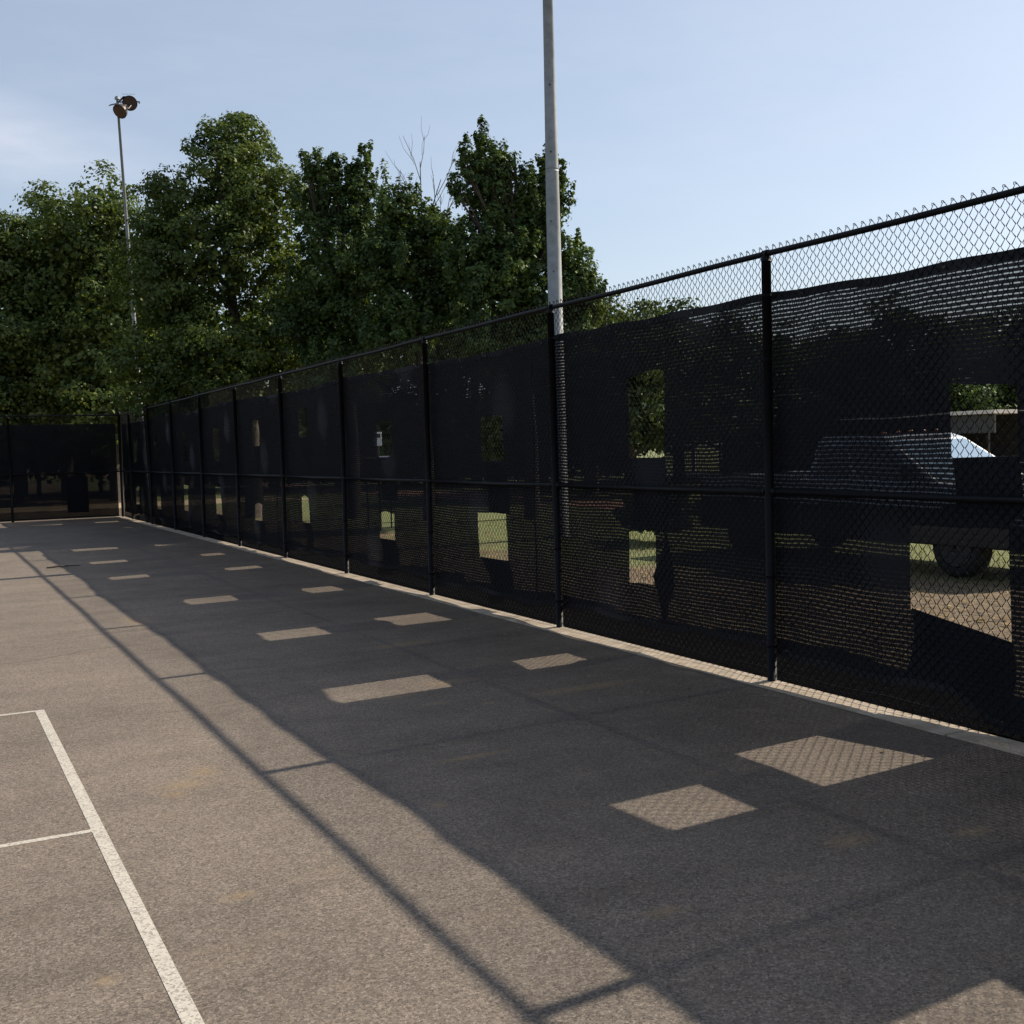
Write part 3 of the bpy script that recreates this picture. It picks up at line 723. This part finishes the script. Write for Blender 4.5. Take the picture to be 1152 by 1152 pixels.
# trees far behind the parked truck, seen over and through the screen
far = [(660, 332, 40, 3.0), (705, 322, 46, 3.4), (760, 330, 52, 3.4), (815, 338, 56, 3.2), (870, 352, 60, 3.8), (940, 350, 62, 3.6), (1012, 316, 58, 3.6), (1085, 342, 60, 4.0), (1150, 330, 62, 4.2), (1215, 340, 60, 4.2)]
flab = ['hazy green treetop over the fence just right of the thick pole', 'lighter treetop second right of the thick pole', 'low treetop midway between the thick pole and the nearest fence post', 'last treetop showing over the screen before the nearest post', 'dark treetop just right of the nearest fence post, seen through the screen', 'low tree between the nearest post and the tall dome tree', 'tall dome-shaped tree seen through the screen above the truck', 'dark tree right of the dome tree', 'dark tree at the right picture edge', 'tree beyond the right picture edge']
for i, ((x, y, z, w_), lab) in enumerate(zip(far, flab)):
    c = atz(x, y+10, z); H = c[2]*.94; X, Y = c[0], c[1]
    lb = [(X+dx*w_, Y+dy*w_, H*k, w_*rw, w_*rw, H*.17) for dx, dy, k, rw in ((0, 0, .85, .5), (-.45, .35, .7, .6), (.45, -.35, .68, .6), (0, 0, .5, .9), (-.6, .5, .36, .7), (.6, -.5, .36, .7))]
    tree('broadleaf_tree', lab, (X, Y, 0), lb, 80+i, 14000, .19, 'leaf_far' if i < 4 else 'leaf_dark', .25, clump=.9, fill=.3)

# ------------------------------------------------------------------ pickup truck outside the fence
def truck():
    # local: x forward (towards -Y in world), y left, z up; length 6.0, width 1.95
    root = empty('pickup_truck', (6.75, 5.5, 0), R(-90))
    tag(root, 'silver blue pickup truck parked outside the fence with its windshield catching the sky', 'truck')
    W = .95
    def sec(x, z0, z1, w0, w1, n=6):
        pts = []
        prof = [(-w0, z0), (-w0*1.01, (z0+z1)/2), (-w1, z1), (w1, z1), (w0*1.01, (z0+z1)/2), (w0, z0)]
        return [(x, p[0], p[1]) for p in prof]
    b = MB()          # lower body, nose to cab
    b.loft([sec(3.0, .52, .92, .80, .72), sec(2.9, .45, 1.02, .90, .82), sec(2.3, .42, 1.10, .95, .88), sec(1.75, .42, 1.15, .96, .90), sec(.0, .42, 1.17, .97, .92), sec(-.6, .42, 1.17, .97, .92)])
    body = b.build('body', M['truck_paint'], root, False, .03)
    b = MB()          # cab greenhouse
    def g(x, z, w): return [(x, -w, z), (x, w, z)]
    lo = [(1.75, -.88, 1.15), (1.75, .88, 1.15), (-.6, .88, 1.15), (-.6, -.88, 1.15)]
    mid = [(.80, -.74, 1.72), (.80, .74, 1.72), (-.5, .74, 1.72), (-.5, -.74, 1.72)]
    hi = [(.62, -.66, 1.79), (.62, .66, 1.79), (-.44, .66, 1.79), (-.44, -.66, 1.79)]
    b.loft([lo, mid, hi]); b.build('cab', M['truck_paint'], root, False, .025)
    def panel(name, P4, mat, off):
        P4 = [np.array(p, float) for p in P4]; n = np.cross(P4[1]-P4[0], P4[2]-P4[0]); n /= np.linalg.norm(n)
        cen = sum(P4)/4
        if n@(cen-np.array([.4, 0, 1.3])) < 0: n = -n
        bb = MB(); bb.loft([[p+n*.002 for p in P4], [p+n*off for p in P4]]); return bb.build(name, mat, root, False)
    def lerp(a, b_, t_): return tuple(np.array(a)*(1-t_)+np.array(b_)*t_)
    A, B_, C_, D = lo[0], lo[1], mid[1], mid[0]
    def inq(a, b_, c, d, u0_, u1_, v0_, v1_):
        f = lambda u, v: lerp(lerp(a, b_, u), lerp(d, c, u), v)
        return [f(u0_, v0_), f(u1_, v0_), f(u1_, v1_), f(u0_, v1_)]
    ws = panel('windshield', inq(A, B_, C_, D, .05, .95, .04, .95), M['windshield'], .008)
    for s in (0, 1):
        a, d = (lo[0], mid[0]) if s == 0 else (lo[1], mid[1]); b2, c2 = (lo[3], mid[3]) if s == 0 else (lo[2], mid[2])
        panel('side_window', inq(a, b2, c2, d, .12, .56, .10, .86), M['glass'], .008)
        panel('side_window', inq(a, b2, c2, d, .61, .93, .10, .86), M['glass'], .008)
    panel('rear_window', inq(lo[3], lo[2], mid[2], mid[3], .12, .88, .15, .9), M['glass'], .008)
    b = MB()          # bed
    b.box((-2.95, -.95, .48), (-.66, -.86, 1.22)); b.box((-2.95, .86, .48), (-.66, .95, 1.22)); b.box((-2.92, -.86, .55), (-.66, .86, .66)); b.box((-.74, -.86, .66), (-.66, .86, 1.22))
    b.build('bed', M['truck_paint'], root, False, .015)
    b = MB(); b.box((-2.99, -.86, .62), (-2.93, .86, 1.2)); tg = b.build('tailgate', M['truck_paint'], root, False, .01)
    b = MB(); b.box((-3.0, -.12, 1.0), (-2.985, .12, 1.08)); b.build('handle', M['black_plastic'], tg)
    b = MB(); b.box((2.9, -.93, .36), (3.1, .93, .66)); b.build('bumper', M['black_plastic'], root, False, .03)
    b = MB(); b.box((-3.15, -.9, .42), (-2.95, .9, .58)); b.build('bumper', M['chrome'], root, False, .03)
    b = MB()
    for k in range(6): b.box((2.96, -.5, .66+k*.045), (3.02, .5, .685+k*.045))
    b.build('grille', M['black_plastic'], root)
    for s in (-1, 1):
        b = MB(); b.box((2.86, s*.68-.13, .70), (3.0, s*.68+.13, .92)); b.build('headlight', M['white_box'], root, False, .02)
        b = MB(); b.box((-2.99, s*.905-.04, .75), (-2.93, s*.905+.04, 1.15)); b.build('tail_light', M['red_lens'], root)
        b = MB(); b.box((1.38, s*1.03-.09, 1.18), (1.50, s*1.03+.09, 1.36)); b.tube([(1.45, s*.88, 1.2), (1.45, s*1.0, 1.22)], .02, 6); b.build('side_mirror', M['black_plastic'], root, False, .02)
        for k in (0, 1):
            x = .35 - k*.75
            b = MB(); b.box((x-.09, s*.968-.012, 1.02), (x+.09, s*.968+.012, 1.05)); b.build('door_handle', M['black_plastic'], root)
        for x in (2.1, -1.95):
            b = MB(); prof = [(-.12, .25), (-.12, .34), (-.09, .375), (.09, .375), (.12, .34), (.12, .25)]
            b.lathe(prof, (x, s*.84, .375), (0, 1, 0), 28)
            wh = b.build('wheel', M['tyre'], root, True)
            b = MB(); b.lathe([(-.122, .24), (-.128, .20), (-.10, .10), (-.125, .06), (-.125, .02)] if s < 0 else [(.122, .24), (.128, .20), (.10, .10), (.125, .06), (.125, .02)], (x, s*.84, .375), (0, 1, 0), 20); b.build('rim', M['rim'], wh, True)
            b = MB(); 
            for q in range(14):
                a0 = math.pi*q/14; a1 = math.pi*(q+1)/14
                b.loft([[(x+r_*math.cos(a_), s*yy, .40+r_*math.sin(a_)) for r_, yy in ((.43, .955), (.50, .955), (.50, .985), (.43, .985))] for a_ in (a0, a1)])
            b.build('wheel_arch', M['black_plastic'], root)
    for s in (-1, 1):
        b = MB(); b.box((-2.93, s*.982-.012, .40), (2.95, s*.982+.012, .84)); b.build('side_shade_strip', M['black_plastic'], root)  # dark strips added along the sides to stand in for shade on the paint
    b = MB(); b.box((-2.8, -.6, .34), (2.7, .6, .5)); b.build('chassis', M['black_plastic'], root)
    for y_ in (-.5, -.25, 0, .25, .5):
        b = MB(); b.lathe([(0, .035), (.03, .03), (.05, .012)], (.52, y_, 1.79), (0, 0, 1), 10); b.build('roof_marker_light', M['amber'], root)
    return root
truck()

# ------------------------------------------------------------------ far structures
pL = atz(770, 480, 70); pR = atz(1118, 462, 48.7)
ang = math.atan2(pR[1]-pL[1], pR[0]-pL[0]); Ls = math.hypot(pR[0]-pL[0], pR[1]-pL[1])
sh = empty('dugout_shelter', (pL[0], pL[1], 0), ang)
tag(sh, 'long low shelter with a pale roof edge across the field behind the truck', 'shelter')
s_ = 1
b = MB(); b.box((0, 0, 2.68), (Ls, 3.2, 2.84)); b.build('roof', M['roof_white'], sh)
b = MB(); b.box((0.05, 3.0, 0), (Ls-.05, 3.15, 2.68)); b.build('back_wall', M['dark_wall'], sh)
b = MB(); b.box((Ls-3.3, .2, 1.85), (Ls-.15, .3, 2.68)); b.build('grey_panel', M['grey_panel'], sh)
for k in range(9):
    b = MB(); x = .2+(Ls-.9)*k/8; b.box((x-.05, .4, 0), (x+.05, .5, 2.68)); b.build('post', M['dark_metal'], sh)
b = MB(); b.box((.4, 2.3, .4), (Ls-.4, 2.7, .46)); b.build('bench', M['grey_panel'], sh)
G_P = 'thin poles out in the field'
for (x, y, z, lab) in ((576, 415, 60, 'thin pole seen through the screen left of the thick pale pole'), (780, 440, 72, 'thin pole at the left end of the far shelter'), (823, 438, 70, 'thin pole in front of the far shelter roof')):
    c = atz(x, y, z); r = empty('field_pole', (c[0], c[1], 0)); tag(r, lab, 'pole', G_P)
    b = MB(); b.tube([(0, 0, 0), (0, 0, c[2])], [.09, .06], 8); b.build('shaft', M['galv'], r, True)
    b = MB(); b.lathe([(0, .07), (.08, .02)], (0, 0, c[2]), (0, 0, 1), 8); b.build('cap', M['galv'], r)
c = atY(425, 494, 17.0)
bx = empty('utility_box', (c[0], c[1], 0), R(-22)); tag(bx, 'small pale box with a dark window on a post, seen through an upper vent hole', 'utility box')
b = MB(); b.box((-.085, -.05, c[2]-.15), (.085, .05, c[2]+.15)); q = b.build('housing', M['white_box'], bx, False, .01)
b = MB(); b.box((-.06, -.054, c[2]+.03), (.06, -.048, c[2]+.115)); b.build('window', M['black_plastic'], q)
b = MB(); b.tube([(0, .07, 0), (0, .07, c[2]+.1)], .025, 8); b.build('post', M['dark_metal'], bx)
c1 = atY(412, 515, 18.0); c2 = atY(438, 514, 17.7)
rl = empty('pipe_rail', (c1[0], c1[1], 0)); tag(rl, 'short pale pipe rail below the small box, seen through an upper vent hole', 'rail')
b = MB(); d = c2-c1; b.tube([(0, 0, c1[2]), (d[0], d[1], c2[2])], .022, 8); b.build('bar', M['white_box'], rl, True)
for e in (np.zeros(3), d):
    b = MB(); b.tube([(e[0], e[1], 0), (e[0], e[1], c1[2])], .02, 8); b.build('leg', M['dark_metal'], rl)
# low leafy mass added beside the truck, standing in for a ground shadow
tree('shadow_bush', 'low dark leafy mass left of the truck, added in place of a shadow, seen through the screen', (6.3, 10.2, 0), [(6.1, 9.9, .45, .55, .5, .4), (6.6, 10.4, .5, .6, .5, .42), (6.3, 11.0, .42, .5, .5, .38)], 201, 5000, .08, 'leaf_dark', .03, cat='shadow_bush', limb=False, clump=.2)

# ------------------------------------------------------------------ grass and leaf litter outside
rng = np.random.default_rng(5)
n = 16000; X = 1.1+rng.random(n)*9; Y = -4+rng.random(n)*22
Pp = np.stack([X, Y, rng.random(n)*.02-.005], 1)
hgt = (.03+.05*rng.random(n))*np.clip((X-4)/3, .15, 1); lean = rng.normal(size=(n, 2))*.03; an = rng.random(n)*6.28
wd = np.stack([np.cos(an), np.sin(an), np.zeros(n)], 1)*.006
tp = Pp + np.stack([lean[:, 0], lean[:, 1], hgt], 1)
tag(quads('grass', np.stack([Pp-wd, Pp+wd, tp+wd*.2, tp-wd*.2], 1), M['grass_blade']), 'short dry grass outside the fence', None, None, 'stuff')
n = 7000; X = .9+np.abs(rng.normal(size=n))*2.3; Y = -4+rng.random(n)*20
Pp = np.stack([X, Y, np.full(n, 0.0)], 1)
V = make_leaves(rng, Pp, .07); V[:, :, 2] = np.abs(V[:, :, 2])*.35+.002
tag(quads('leaf_litter', V, M['litter']), 'dry fallen leaves outside the fence', None, None, 'stuff')
n = 420; X = -.2-np.abs(rng.normal(size=n))*.35; Y = -4+rng.random(n)*30
V = make_leaves(rng, np.stack([X, Y, np.full(n, .004)], 1), .028); V[:, :, 2] = np.abs(V[:, :, 2]-.004)*.5+.006
tag(quads('grit', V, M['litter']), 'scattered leaf scraps and grit along the concrete strip', None, None, 'stuff')
# stray stick on the court
c = MB(); c.tube([(-3.62, 13.3, .015), (-3.4, 13.25, .03), (-3.1, 13.32, .015)], [.012, .014, .006], 6)
tag(c.build('stick', M['bark']), 'dark thin stick lying on the far part of the court', 'stick')
